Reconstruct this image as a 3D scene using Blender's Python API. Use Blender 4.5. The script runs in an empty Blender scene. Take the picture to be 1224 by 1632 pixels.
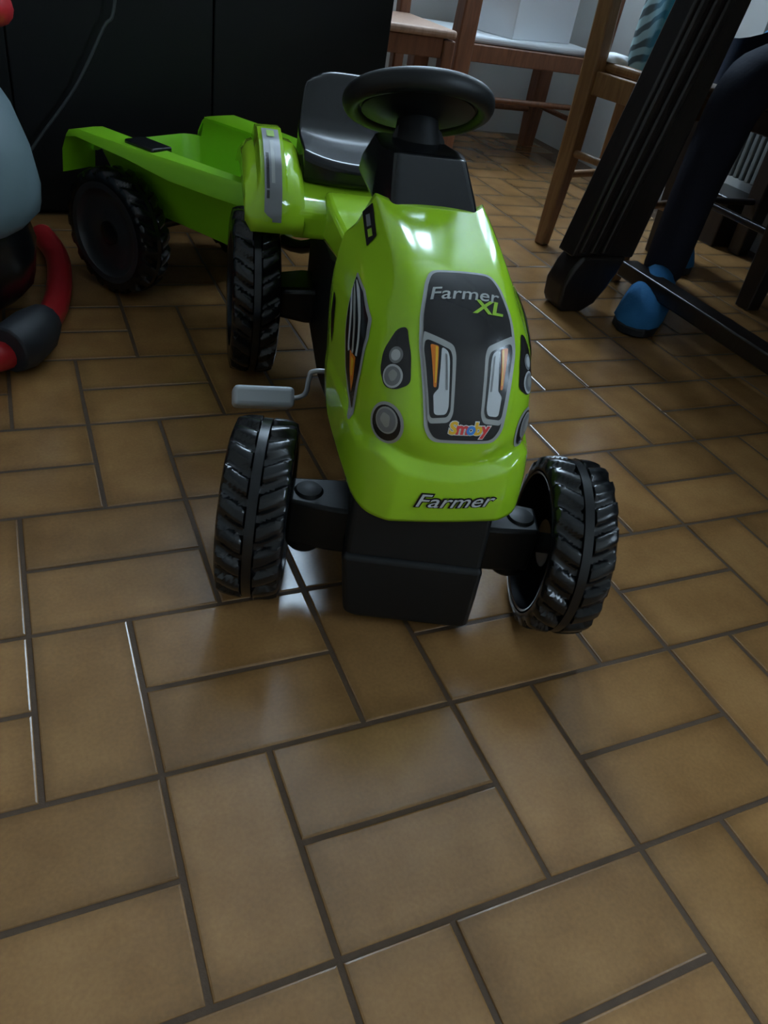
import bpy, bmesh, math, random
from mathutils import Vector, Matrix
from mathutils.bvhtree import BVHTree
random.seed(7)
PI = math.pi
scene = bpy.context.scene
COL = scene.collection

# ---------------------------------------------------------------- camera
FPX = 1216.59
CR = [(0.912130, -0.379925, 0.153867), (-0.122600, -0.611058, -0.782034), (0.391136, 0.694453, -0.603943)]
CC = Vector((-0.057641, -0.412587, 0.636775))
cam_data = bpy.data.cameras.new('camera')
cam_data.sensor_fit = 'VERTICAL'
cam_data.sensor_height = 36.0
cam_data.lens = FPX / 1632.0 * 36.0
cam_data.clip_start = 0.02
cam = bpy.data.objects.new('camera', cam_data)
COL.objects.link(cam)
r0, r1, r2 = (Vector(v) for v in CR)
m3 = Matrix((r0, -r1, -r2)).transposed()
cam.matrix_world = Matrix.Translation(CC) @ m3.to_4x4()
scene.camera = cam

# ---------------------------------------------------------------- sky, lights, exposure
world = bpy.data.worlds.new('overcast_sky')
scene.world = world
world.use_nodes = True
bg = world.node_tree.nodes['Background']
bg.inputs['Color'].default_value = (0.60, 0.80, 1.0, 1)
bg.inputs['Strength'].default_value = 14.0
# window opening in the back wall: x 1.02-1.92, z 1.40-3.30 (wall at y = 2.72)
WX0, WX1, WZ0, WZ1, WY = 1.02, 1.92, 1.40, 3.30, 2.72
# second window, in the right wall beside the radiator: y 1.60..2.30
VY0, VY1, VZ0, VZ1, VX = 1.60, 2.30, 1.00, 1.90, 2.06
def portal(loc, rot, sx, sy):
    pl = bpy.data.lights.new('window_portal', 'AREA')
    pl.shape = 'RECTANGLE'; pl.size = sx; pl.size_y = sy; pl.cycles.is_portal = True
    po = bpy.data.objects.new('window_portal', pl); COL.objects.link(po)
    po.location = loc; po.rotation_euler = rot
portal(((WX0 + WX1) / 2, WY + 0.27, (WZ0 + WZ1) / 2), (-PI / 2, 0, 0), WX1 - WX0, WZ1 - WZ0)
# unseen window added for front fill, in the right wall behind the camera: y -2.00..-1.10
UY0, UY1, UZ0, UZ1 = -2.00, -1.10, 1.00, 2.30
portal((VX + 0.15, (UY0 + UY1) / 2, (UZ0 + UZ1) / 2), (PI / 2, 0, PI / 2), UY1 - UY0, UZ1 - UZ0)
portal((VX + 0.15, (VY0 + VY1) / 2, (VZ0 + VZ1) / 2), (PI / 2, 0, PI / 2), VY1 - VY0, VZ1 - VZ0)
scene.view_settings.view_transform = 'Standard'
scene.view_settings.look = 'None'
scene.view_settings.gamma = 1.0
scene.view_settings.exposure = 1.45
scene.view_settings.use_curve_mapping = False

# ---------------------------------------------------------------- materials
MATS = {}
def mat(name, col, rough=0.5, spec=0.5, metal=0.0, coat=0.0, noise=0.0, nscale=20.0, bump=0.0, bscale=200.0, rnd=0.0):
    if name in MATS: return MATS[name]
    m = bpy.data.materials.new(name); m.use_nodes = True
    nt = m.node_tree; b = nt.nodes['Principled BSDF']
    b.inputs['Base Color'].default_value = (*col, 1)
    b.inputs['Roughness'].default_value = rough
    b.inputs['Specular IOR Level'].default_value = spec
    b.inputs['Metallic'].default_value = metal
    b.inputs['Coat Weight'].default_value = coat
    b.inputs['Coat Roughness'].default_value = 0.06
    tc = nt.nodes.new('ShaderNodeTexCoord')
    last = None
    if noise > 0:
        n = nt.nodes.new('ShaderNodeTexNoise'); n.inputs['Scale'].default_value = nscale
        n.inputs['Detail'].default_value = 5
        nt.links.new(tc.outputs['Object'], n.inputs['Vector'])
        r = nt.nodes.new('ShaderNodeMapRange')
        r.inputs['To Min'].default_value = 1 - noise; r.inputs['To Max'].default_value = 1 + noise
        nt.links.new(n.outputs['Fac'], r.inputs['Value'])
        mx = nt.nodes.new('ShaderNodeMix'); mx.data_type = 'RGBA'; mx.blend_type = 'MULTIPLY'
        mx.inputs['Factor'].default_value = 1
        mx.inputs['A'].default_value = (*col, 1)
        nt.links.new(r.outputs['Result'], mx.inputs['B'])
        last = mx.outputs['Result']
    if rnd > 0:
        oi = nt.nodes.new('ShaderNodeObjectInfo')
        r = nt.nodes.new('ShaderNodeMapRange')
        r.inputs['To Min'].default_value = 1 - rnd; r.inputs['To Max'].default_value = 1 + rnd
        nt.links.new(oi.outputs['Random'], r.inputs['Value'])
        mx = nt.nodes.new('ShaderNodeMix'); mx.data_type = 'RGBA'; mx.blend_type = 'MULTIPLY'
        mx.inputs['Factor'].default_value = 1
        if last: nt.links.new(last, mx.inputs['A'])
        else: mx.inputs['A'].default_value = (*col, 1)
        nt.links.new(r.outputs['Result'], mx.inputs['B'])
        last = mx.outputs['Result']
    if last: nt.links.new(last, b.inputs['Base Color'])
    if bump > 0:
        n = nt.nodes.new('ShaderNodeTexNoise'); n.inputs['Scale'].default_value = bscale
        n.inputs['Detail'].default_value = 3
        nt.links.new(tc.outputs['Object'], n.inputs['Vector'])
        bm_ = nt.nodes.new('ShaderNodeBump'); bm_.inputs['Strength'].default_value = bump
        bm_.inputs['Distance'].default_value = 0.002
        nt.links.new(n.outputs['Fac'], bm_.inputs['Height'])
        nt.links.new(bm_.outputs['Normal'], b.inputs['Normal'])
    MATS[name] = m
    return m

def wood(name, c1, c2, rough=0.45, scale=6.0):
    m = bpy.data.materials.new(name); m.use_nodes = True
    nt = m.node_tree; b = nt.nodes['Principled BSDF']
    b.inputs['Roughness'].default_value = rough
    tc = nt.nodes.new('ShaderNodeTexCoord')
    mp = nt.nodes.new('ShaderNodeMapping'); mp.inputs['Scale'].default_value = (scale * 4, scale * 4, scale * .4)
    n = nt.nodes.new('ShaderNodeTexNoise'); n.inputs['Scale'].default_value = 3; n.inputs['Detail'].default_value = 6
    n.inputs['Distortion'].default_value = 1.2
    cr = nt.nodes.new('ShaderNodeValToRGB')
    cr.color_ramp.elements[0].color = (*c1, 1); cr.color_ramp.elements[1].color = (*c2, 1)
    cr.color_ramp.elements[0].position = .3; cr.color_ramp.elements[1].position = .7
    nt.links.new(tc.outputs['Object'], mp.inputs['Vector']); nt.links.new(mp.outputs['Vector'], n.inputs['Vector'])
    nt.links.new(n.outputs['Fac'], cr.inputs['Fac']); nt.links.new(cr.outputs['Color'], b.inputs['Base Color'])
    MATS[name] = m
    return m

GREEN = mat('lime_green_plastic', (0.37, 0.66, 0.024), 0.12, 0.5, coat=0.3)
DGREEN = mat('green_plastic_matte', (0.24, 0.60, 0.012), 0.38, 0.5)
BLACK = mat('black_plastic', (0.0055, 0.006, 0.007), 0.25, 0.5)
MBLACK = mat('matte_black_plastic', (0.006, 0.0065, 0.007), 0.5, 0.35)
TYRE = mat('black_tyre_plastic', (0.0055, 0.006, 0.007), 0.26, 0.5)
RIMG = mat('dark_grey_plastic', (0.030, 0.031, 0.034), 0.30, 0.5)
PEDAL = mat('pale_grey_plastic', (0.46, 0.50, 0.54), 0.4)
STEEL = mat('painted_grey_wire', (0.55, 0.56, 0.58), 0.35, 0.5, metal=0.4)
D_BLACK = mat('sticker_black', (0.016, 0.015, 0.016), 0.2)
D_SILV = mat('sticker_silver', (0.36, 0.37, 0.36), 0.3)
D_GREY = mat('sticker_mid_grey', (0.20, 0.21, 0.22), 0.3)
D_LIGHT = mat('sticker_light_grey', (0.55, 0.58, 0.60), 0.3)
D_GREEN = mat('sticker_green', (0.30, 0.52, 0.04), 0.3)
D_YEL = mat('sticker_yellow', (0.85, 0.50, 0.03), 0.3)
D_ORA = mat('sticker_orange', (0.72, 0.20, 0.02), 0.3)
D_RED = mat('sticker_red', (0.70, 0.05, 0.05), 0.3)
D_BLUE = mat('sticker_blue', (0.05, 0.25, 0.70), 0.3)
D_WHITE = mat('sticker_white', (0.80, 0.80, 0.78), 0.3)
CAB = mat('black_cabinet_lacquer', (0.0035, 0.0037, 0.0042), 0.55, 0.25, noise=.2, nscale=8)
WALL = mat('white_wall_paint', (0.62, 0.62, 0.60), 0.85, 0.2, noise=.04, nscale=6, bump=.15, bscale=90)
WALLD = mat('beige_wall_paint', (0.50, 0.47, 0.42), 0.9, 0.2)
CEIL = mat('white_ceiling_paint', (0.55, 0.54, 0.52), 0.9, 0.2)
GROUT = mat('brown_grout', (0.085, 0.052, 0.031), 0.6, 0.2, noise=.25, nscale=60, bump=.3, bscale=400)
RED = mat('red_plastic', (0.42, 0.018, 0.022), 0.3, 0.5)
GREYP = mat('blue_grey_plastic', (0.11, 0.155, 0.17), 0.5, 0.5)
WHITEC = mat('white_card', (0.78, 0.80, 0.82), 0.7, 0.3)
WHITECL = mat('white_cloth', (0.78, 0.79, 0.80), 0.9, 0.1, bump=.3, bscale=120)
WOODL = wood('light_brown_wood', (0.22, 0.105, 0.040), (0.34, 0.175, 0.070))
WOODR = wood('reddish_wood', (0.16, 0.058, 0.026), (0.25, 0.098, 0.045))
WOODP = wood('pale_rosy_wood', (0.36, 0.21, 0.14), (0.48, 0.30, 0.21))
WOODD = wood('dark_walnut_wood', (0.012, 0.009, 0.009), (0.024, 0.017, 0.015), rough=0.28)
NAVY = mat('navy_trouser_fabric', (0.013, 0.014, 0.026), 0.8, 0.2, bump=.3, bscale=150)
SHIRT = mat('blue_shirt_fabric', (0.05, 0.16, 0.28), 0.85, 0.2)
SLIP = mat('blue_slipper_fabric', (0.03, 0.16, 0.36), 0.8, 0.2, bump=.4, bscale=120)
SOLE = mat('dark_rubber_sole', (0.012, 0.013, 0.018), 0.6)
SKIN = mat('skin', (0.50, 0.30, 0.21), 0.55)
HAIR = mat('dark_brown_hair', (0.03, 0.02, 0.014), 0.6)
EYEW = mat('eye_white', (0.7, 0.7, 0.68), 0.2)
LIP = mat('lips', (0.36, 0.14, 0.12), 0.5)
RADI = mat('grey_radiator_enamel', (0.17, 0.18, 0.175), 0.5)
BLUEC = mat('blue_bundle_cloth', (0.06, 0.30, 0.42), 0.85, 0.2, bump=.3, bscale=90)
CABLE = mat('pale_cable', (0.05, 0.056, 0.058), 0.5)
WFRAME = mat('white_window_frame', (0.70, 0.70, 0.68), 0.4)

def tile_material():
    m = bpy.data.materials.new('brown_glazed_tile'); m.use_nodes = True
    nt = m.node_tree; b = nt.nodes['Principled BSDF']
    oi = nt.nodes.new('ShaderNodeObjectInfo'); tc = nt.nodes.new('ShaderNodeTexCoord')
    geo = nt.nodes.new('ShaderNodeNewGeometry')
    n1 = nt.nodes.new('ShaderNodeTexNoise'); n1.inputs['Scale'].default_value = 13; n1.inputs['Detail'].default_value = 4
    n2 = nt.nodes.new('ShaderNodeTexNoise'); n2.inputs['Scale'].default_value = 260; n2.inputs['Detail'].default_value = 2
    nt.links.new(geo.outputs['Position'], n1.inputs['Vector']); nt.links.new(geo.outputs['Position'], n2.inputs['Vector'])
    cr = nt.nodes.new('ShaderNodeValToRGB')
    cr.color_ramp.elements[0].position = .30; cr.color_ramp.elements[1].position = .72
    cr.color_ramp.elements[0].color = (0.255, 0.126, 0.043, 1); cr.color_ramp.elements[1].color = (0.345, 0.181, 0.066, 1)
    nt.links.new(n1.outputs['Fac'], cr.inputs['Fac'])
    def mul(a, fac_socket, lo, hi):
        r = nt.nodes.new('ShaderNodeMapRange'); r.inputs['To Min'].default_value = lo; r.inputs['To Max'].default_value = hi
        nt.links.new(fac_socket, r.inputs['Value'])
        mx = nt.nodes.new('ShaderNodeMix'); mx.data_type = 'RGBA'; mx.blend_type = 'MULTIPLY'; mx.inputs['Factor'].default_value = 1
        nt.links.new(a, mx.inputs['A']); nt.links.new(r.outputs['Result'], mx.inputs['B'])
        return mx.outputs['Result']
    c = mul(cr.outputs['Color'], n2.outputs['Fac'], .82, 1.18)
    c = mul(c, oi.outputs['Random'], .84, 1.14)
    # darker, browner rim of each tile, from the distance to its edge
    sp_ = nt.nodes.new('ShaderNodeSeparateXYZ'); nt.links.new(tc.outputs['Generated'], sp_.inputs[0])
    prod = None
    for ax_ in ('X', 'Y'):
        q = nt.nodes.new('ShaderNodeMath'); q.operation = 'PINGPONG'; q.inputs[1].default_value = .5
        nt.links.new(sp_.outputs[ax_], q.inputs[0])
        r_ = nt.nodes.new('ShaderNodeMapRange'); r_.interpolation_type = 'SMOOTHSTEP'
        r_.inputs['From Max'].default_value = .16; r_.inputs['To Min'].default_value = .80
        nt.links.new(q.outputs[0], r_.inputs['Value'])
        if prod is None: prod = r_.outputs['Result']
        else:
            mm = nt.nodes.new('ShaderNodeMath'); mm.operation = 'MULTIPLY'
            nt.links.new(prod, mm.inputs[0]); nt.links.new(r_.outputs['Result'], mm.inputs[1]); prod = mm.outputs[0]
    mx = nt.nodes.new('ShaderNodeMix'); mx.data_type = 'RGBA'; mx.blend_type = 'MULTIPLY'; mx.inputs['Factor'].default_value = 1
    nt.links.new(c, mx.inputs['A']); nt.links.new(prod, mx.inputs['B']); c = mx.outputs['Result']
    nt.links.new(c, b.inputs['Base Color'])
    b.inputs['Roughness'].default_value = 0.22
    b.inputs['Specular IOR Level'].default_value = 0.5
    n3 = nt.nodes.new('ShaderNodeTexNoise'); n3.inputs['Scale'].default_value = 35; n3.inputs['Detail'].default_value = 2
    nt.links.new(geo.outputs['Position'], n3.inputs['Vector'])
    bp = nt.nodes.new('ShaderNodeBump'); bp.inputs['Strength'].default_value = .06; bp.inputs['Distance'].default_value = .004
    nt.links.new(n3.outputs['Fac'], bp.inputs['Height']); nt.links.new(bp.outputs['Normal'], b.inputs['Normal'])
    return m
TILE = tile_material()

def glass_material():
    m = bpy.data.materials.new('window_glass'); m.use_nodes = True
    nt = m.node_tree; nt.nodes.clear()
    out = nt.nodes.new('ShaderNodeOutputMaterial'); mix = nt.nodes.new('ShaderNodeMixShader')
    tr = nt.nodes.new('ShaderNodeBsdfTransparent'); gl = nt.nodes.new('ShaderNodeBsdfGlossy')
    gl.inputs['Roughness'].default_value = 0.02
    mix.inputs['Fac'].default_value = 0.06
    nt.links.new(tr.outputs[0], mix.inputs[1]); nt.links.new(gl.outputs[0], mix.inputs[2])
    nt.links.new(mix.outputs[0], out.inputs['Surface'])
    return m
GLASS = glass_material()

# ---------------------------------------------------------------- helpers
def link(o, parent=None):
    COL.objects.link(o)
    if parent is not None: o.parent = parent
    return o
def empty(name, loc=(0, 0, 0), rz=0.0):
    o = bpy.data.objects.new(name, None); o.empty_display_size = .05
    o.location = loc; o.rotation_euler = (0, 0, rz); COL.objects.link(o)
    return o
def tag(o, label, cat=None, group=None, kind=None):
    if label: o['label'] = label
    if cat: o['category'] = cat
    if group: o['group'] = group
    if kind: o['kind'] = kind
    return o

class MB:
    """collects geometry for one mesh object"""
    def __init__(s): s.v = []; s.f = []
    def add(s, vs, fs):
        k = len(s.v); s.v += [tuple(p) for p in vs]; s.f += [tuple(i + k for i in q) for q in fs]
        return s
    def box(s, x0, x1, y0, y1, z0, z1, M=None):
        vs = [Vector(p) for p in ((x0,y0,z0),(x1,y0,z0),(x1,y1,z0),(x0,y1,z0),(x0,y0,z1),(x1,y0,z1),(x1,y1,z1),(x0,y1,z1))]
        if M is not None: vs = [M @ p for p in vs]
        return s.add(vs, [(0,3,2,1),(4,5,6,7),(0,1,5,4),(1,2,6,5),(2,3,7,6),(3,0,4,7)])
    def hexa(s, lo, hi):
        """bottom quad lo (ccw from above), top quad hi"""
        return s.add(list(lo) + list(hi), [(0,3,2,1),(4,5,6,7),(0,1,5,4),(1,2,6,5),(2,3,7,6),(3,0,4,7)])
    def loft(s, rings, cap0=True, cap1=True, closed=True):
        n = len(rings[0]); vs = [p for r in rings for p in r]; fs = []
        for i in range(len(rings) - 1):
            for j in range(n if closed else n - 1):
                a = i*n + j; b = i*n + (j+1) % n
                fs.append((a, b, b + n, a + n))
        if cap0: fs.append(tuple(reversed(range(n))))
        if cap1: fs.append(tuple(range((len(rings)-1)*n, len(rings)*n)))
        return s.add(vs, fs)
    def tube(s, pts, rad, n=10, cap=True):
        pts = [Vector(p) for p in pts]
        rr = rad if hasattr(rad, '__len__') else [rad] * len(pts)
        rings = []; up = None
        for i, p in enumerate(pts):
            t = (pts[min(i+1, len(pts)-1)] - pts[max(i-1, 0)]).normalized()
            if up is None:
                up = Vector((0, 0, 1)) if abs(t.z) < .9 else Vector((1, 0, 0))
            a = t.cross(up).normalized(); up = a.cross(t).normalized()
            rings.append([p + (a * math.cos(2*PI*k/n) + up * math.sin(2*PI*k/n)) * rr[i] for k in range(n)])
        return s.loft(rings, cap, cap)
    def lathe(s, prof, n=40, axis='x', cap0=False, cap1=False, M=None):
        """prof: list of (along, radius)"""
        rings = []
        for a, r in prof:
            ring = []
            for k in range(n):
                c, d = math.cos(2*PI*k/n) * r, math.sin(2*PI*k/n) * r
                p = Vector((a, c, d)) if axis == 'x' else (Vector((c, d, a)) if axis == 'z' else Vector((d, a, c)))
                ring.append(M @ p if M is not None else p)
            rings.append(ring)
        return s.loft(rings, cap0, cap1)
    def ball(s, c, r, nu=16, nv=10):
        c = Vector(c); rx, ry, rz = r if hasattr(r, '__len__') else (r, r, r)
        rings = []
        for i in range(nv + 1):
            t = PI * (i + (.02 if i == 0 else (-.02 if i == nv else 0))) / nv - PI/2
            rings.append([c + Vector((rx*math.cos(t)*math.cos(2*PI*k/nu), ry*math.cos(t)*math.sin(2*PI*k/nu), rz*math.sin(t))) for k in range(nu)])
        return s.loft(rings)
    def build(s, name, m, parent=None, smooth=40, bevel=0.0, subsurf=0, solid=0.0, loc=None, rot=None, seg=2):
        me = bpy.data.meshes.new(name)
        me.from_pydata(s.v, [], s.f); me.validate(); me.update()
        bm = bmesh.new(); bm.from_mesh(me); bmesh.ops.recalc_face_normals(bm, faces=bm.faces); bm.to_mesh(me); bm.free()
        if m is not None: me.materials.append(m)
        o = bpy.data.objects.new(name, me); link(o, parent)
        if smooth:
            for p in me.polygons: p.use_smooth = True
            me.set_sharp_from_angle(angle=math.radians(smooth))
        if loc: o.location = loc
        if rot: o.rotation_euler = rot
        if solid:
            md = o.modifiers.new('thickness', 'SOLIDIFY'); md.thickness = abs(solid); md.offset = -1 if solid > 0 else 1
        if bevel:
            md = o.modifiers.new('bevel', 'BEVEL'); md.width = bevel; md.segments = seg; md.limit_method = 'ANGLE'
            md.angle_limit = math.radians(35)
            md = o.modifiers.new('smooth_normals', 'WEIGHTED_NORMAL'); md.keep_sharp = True
        if subsurf:
            md = o.modifiers.new('smooth', 'SUBSURF'); md.levels = subsurf; md.render_levels = subsurf
        return o

def copy_tree(o, parent=None):
    c = o.copy(); COL.objects.link(c); c.parent = parent
    for ch in list(o.children): copy_tree(ch, c)
    return c
def catmull(pts, n=8):
    pts = [Vector(p) for p in pts]; out = []
    for i in range(len(pts) - 1):
        p0 = pts[max(i-1, 0)]; p1 = pts[i]; p2 = pts[i+1]; p3 = pts[min(i+2, len(pts)-1)]
        for k in range(n):
            t = k / n
            out.append(.5*((2*p1) + (p2-p0)*t + (2*p0-5*p1+4*p2-p3)*t*t + (3*p1-p0-3*p2+p3)*t*t*t))
    out.append(pts[-1])
    return out
def project(p):
    d = Vector(p) - CC
    x, y, z = r0.dot(d), r1.dot(d), r2.dot(d)
    if z < .05: return None
    return (612 + FPX*x/z, 816 + FPX*y/z)

# ---------------------------------------------------------------- the room
X0, X1, Y0, Y1, ZC = -2.3, 2.06, -2.3, 2.72, 3.50
floor = MB().box(X0, X1, Y0, Y1, -0.05, -0.0014).build('floor', GROUT, smooth=0)
tag(floor, 'brown rectangular floor tiles laid in stepped herringbone rows with dark joints', None, kind='structure')
MB().box(X0 - .12, X1 + .12, Y0 - .12, Y1 + .12, ZC, ZC + .1).build('ceiling', CEIL, smooth=0)['kind'] = 'structure'
wb = MB()
wb.box(X0, WX0, Y1, Y1 + .25, -.05, ZC); wb.box(WX1, X1 + .12, Y1, Y1 + .25, -.05, ZC)
wb.box(WX0, WX1, Y1, Y1 + .25, -.05, WZ0); wb.box(WX0, WX1, Y1, Y1 + .25, WZ1, ZC)
wb.build('wall_back', WALL, smooth=0)['kind'] = 'structure'
wr = MB()
for a_, b_, z0_, z1_ in ((Y0, UY0, -.05, ZC), (UY0, UY1, -.05, UZ0), (UY0, UY1, UZ1, ZC), (UY1, VY0, -.05, ZC), (VY0, VY1, -.05, VZ0), (VY0, VY1, VZ1, ZC), (VY1, Y1, -.05, ZC)):
    wr.box(X1, X1 + .12, a_, b_, z0_, z1_)
wr.build('wall_right', WALL, smooth=0)['kind'] = 'structure'
MB().box(X0 - .12, X0, Y0, Y1, -.05, ZC).build('wall_left', WALLD, smooth=0)['kind'] = 'structure'
MB().box(X0 - .12, X1 + .12, Y0 - .12, Y0, -.05, ZC).build('wall_front', WALLD, smooth=0)['kind'] = 'structure'
# windows
def window(name, loc, rz, ww, wh):
    win = empty(name, loc, rz); win['kind'] = 'structure'
    fr = MB()
    for (a, b, c, d) in ((-ww/2, -ww/2+.05, 0, wh), (ww/2-.05, ww/2, 0, wh), (-ww/2+.05, ww/2-.05, 0, .05), (-ww/2+.05, ww/2-.05, wh-.05, wh)):
        fr.box(a, b, -.035, .035, c, d)
    fr.build('window_frame', WFRAME, win, smooth=0)
    for sx in (-1, 1):
        ca = MB(); a, b = sorted((sx * .012, sx * (ww/2 - .052)))
        ca.box(a, a+.055, -.03, .03, .052, wh-.052); ca.box(b-.055, b, -.03, .03, .052, wh-.052)
        ca.box(a+.055, b-.055, -.03, .03, .052, .11); ca.box(a+.055, b-.055, -.03, .03, wh-.11, wh-.052)
        ca.box(a+.055, b-.055, -.02, .02, wh*.5-.02, wh*.5+.02)
        cs = ca.build('casement', WFRAME, win, smooth=0)
        for (z0, z1) in ((.11, wh*.5-.02), (wh*.5+.02, wh-.11)):
            MB().box(a+.055, b-.055, -.003, .003, z0, z1).build('pane', GLASS, cs, smooth=0)
window('window_1', ((WX0 + WX1)/2, Y1 + .12, WZ0), 0, WX1 - WX0, WZ1 - WZ0)
window('added_fill_window', (X1 + .06, (UY0 + UY1)/2, UZ0), PI/2, UY1 - UY0, UZ1 - UZ0)  # added out of view to brighten the hood front and near floor
window('window_2', (X1 + .06, (VY0 + VY1)/2, VZ0), PI/2, VY1 - VY0, VZ1 - VZ0)

# floor tiles: rows two units deep, one upright tile then two stacked flat tiles, each row stepped by one unit
U = 0.10; G = 0.0050
def tile_mesh(w, h, name):
    b = MB(); x, y = w/2 - G/2, h/2 - G/2
    rings = []
    for ins, z in ((0, -.006), (0, -.0014), (.0007, -.0004), (.0022, 0.0)):
        a, c = x - ins, y - ins
        rings.append([(-a, -c, z), (a, -c, z), (a, c, z), (-a, c, z)])
    b.loft(rings, False, True)
    me = bpy.data.meshes.new(name); me.from_pydata(b.v, [], b.f); me.materials.append(TILE)
    for p in me.polygons: p.use_smooth = False
    return me
TV = tile_mesh(U, 2*U, 'tile_upright'); TH = tile_mesh(2*U, U, 'tile_flat')
tiles = []
for r in range(-14, 12):
    ya, yb = -2*r*U, -2*(r+1)*U          # world y of near/far edges (row index grows towards the viewer)
    for i in range(-26, 24):
        if (i - r) % 3 == 0:
            tiles.append((i*U + U/2, (ya + yb)/2, 1))
            tiles.append((i*U + 2*U, ya - U/2, 0)); tiles.append((i*U + 2*U, ya - 1.5*U, 0))
keep = []
for (x, y, up) in tiles:
    hx, hy = (U/2, U) if up else (U, U/2)
    if x - hx < X0 or x + hx > X1 or y - hy < Y0 or y + hy > Y1: continue
    q = [project((x + a*hx, y + b*hy, 0)) for a, b in ((-1,-1), (1,-1), (1,1), (-1,1))]
    area = 0; vis = False
    if all(q):
        area = abs(sum(q[k][0]*q[(k+1) % 4][1] - q[(k+1) % 4][0]*q[k][1] for k in range(4)))/2
        vis = any(-20 < p[0] < 1244 and 160 < p[1] < 1652 for p in q)
    keep.append((area if vis else 0, x, y, up))
keep.sort(reverse=True)
rest = MB()
for n, (area, x, y, up) in enumerate(keep):
    tx, ty, dz = random.gauss(0, .0022), random.gauss(0, .0022), random.uniform(-.0004, .0001)
    if n < 290 and area > 60:
        o = bpy.data.objects.new('tile', TV if up else TH); link(o, floor)
        o.location = (x, y, dz); o.rotation_euler = (tx, ty, random.gauss(0, .003))
    else:
        me = TV if up else TH
        rest.add([(v.co.x + x, v.co.y + y, v.co.z + dz + v.co.x*-ty + v.co.y*tx) for v in me.vertices], [tuple(p.vertices) for p in me.polygons])
tag(rest.build('tile_field', TILE, floor, smooth=0), None, None, kind='stuff')

# ---------------------------------------------------------------- toy tractor
TH_B, TH_A = math.radians(-11.5), math.radians(-22.9)
TO = (0.309, 0.138, 0)
tractor = empty('toy_tractor', TO, TH_B)
tag(tractor, 'lime green ride-on toy tractor with black wheels and steering wheel on tiles', 'toy tractor')

def wheel_mesh(R, w, lugs, name, parent, loc, rz, outer):
    """axis along x; outer = -1/+1 side of the closed disc face"""
    hw = w/2; nt = lugs*12
    prof = [(-1.0, .86, 0), (-.99, .90, 0), (-.94, .935, .3)]
    ws = [-.92, -.84, -.70, -.56, -.42, -.30, -.20, -.155, -.14, -.06, .06, .14, .155, .20, .30, .42, .56, .70, .84, .92]
    rings = []
    def sm(a, b, x): t = max(0, min(1, (x-a)/(b-a))); return t*t*(3-2*t)
    b = MB()
    def ring(wx, rf): rings.append([Vector((wx*hw, math.cos(t)*rf(t), math.sin(t)*rf(t))) for t in (2*PI*k/nt for k in range(nt))])
    ring(outer*-.90, lambda t: R*.80); ring(outer*-1.0, lambda t: R*.82); ring(outer*-1.0, lambda t: R*.875)
    order = ws if outer > 0 else list(reversed(ws))
    for wx in order:
        def rf(t, wx=wx):
            base = R*(.925 - .02*abs(wx)**3)
            if abs(wx) <= .141: return R*.985
            if abs(wx) < .19: return R*.93
            ph = (t/(2*PI)*lugs + (.5 if wx > 0 else 0) + .62*abs(wx)**1.5) % 1.0
            h = sm(0, .12, ph)*(1 - sm(.55, .72, ph))
            return base + (R*(1 - .055*abs(wx)**4) - base)*h
        ring(wx, rf)
    ring(outer*1.0, lambda t: R*.875); ring(outer*1.0, lambda t: R*.80)
    # cavity seen from the inner side
    if outer > 0: rings.reverse()
    b.loft(rings, False, False)
    o = b.build(name, TYRE, parent, smooth=50, loc=loc, rot=(0, 0, rz))
    s = outer
    # drum + dished disc with hub: one lathe
    d = MB(); d.lathe([(-s*hw*1.0, R*.80), (-s*hw*.98, R*.775), (s*hw*.45, R*.74), (s*hw*.5, R*.30), (-s*hw*.5, R*.27), (-s*hw*.5, R*.12),
                       (s*hw*.62, R*.12), (s*hw*.62, R*.30), (s*hw*.56, R*.34), (s*hw*.56, R*.56), (s*hw*.74, R*.66), (s*hw*.98, R*.70), (s*hw*1.0, R*.80)], 48)
    d.build('rim', RIMG if parent.name.startswith('toy_trailer') else BLACK, o, smooth=35)
    h = MB(); h.lathe([(s*hw*.60, R*.001), (s*hw*.80, R*.001), (s*hw*.80, R*.15), (s*hw*.74, R*.19), (s*hw*.60, R*.19)], 24)
    h.build('hub_cap', BLACK, o, smooth=35)
    return o
def axle_pt(x, y, z):
    a = TH_A - TH_B
    return (-.006 + x*math.cos(a) - y*math.sin(a), .033 + x*math.sin(a) + y*math.cos(a), z)
for sx in (-1, 1):
    wheel_mesh(.102, .070, 20, 'front_wheel', tractor, axle_pt(sx*.173, 0, .102), TH_A - TH_B, sx)
    wheel_mesh(.130, .072, 20, 'rear_wheel', tractor, (sx*.154, .605, .130), 0, sx)

# front axle with the black block and flap under the nose (turned with the wheels)
ax = MB()
def A(x, y, z): return axle_pt(x, y, z)
ax.loft([[A(x, y, z) for (y, z) in ((-.030*k, .074), (.030*k, .074), (.030*k, .134), (-.030*k, .134))] for x, k in ((-.140, .75), (-.095, .95), (-.05, 1), (.05, 1), (.095, .95), (.140, .75))])
front_axle = ax.build('front_axle', MBLACK, tractor, smooth=35, bevel=.004)
for sx in (-1, 1):
    kn = MB(); kn.lathe([(.060, .018), (.064, .021), (.128, .021), (.137, .014), (.139, .006)], 24, 'z', True, True, M=Matrix.Translation(Vector(A(sx*.120, 0, 0))))
    kn.build('knuckle', MBLACK, front_axle, smooth=35)
    MB().tube([A(sx*.12, 0, .102), A(sx*.16, 0, .102)], .012, 12).build('stub_axle', BLACK, front_axle)
fb = MB()
fb.loft([[A(x, y, z) for x, y in ((-.074, yf), (.076, yf), (.078, .05), (-.076, .05))] for z, yf in ((.172, -.048), (.150, -.054), (.105, -.062), (.095, -.058))])
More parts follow.
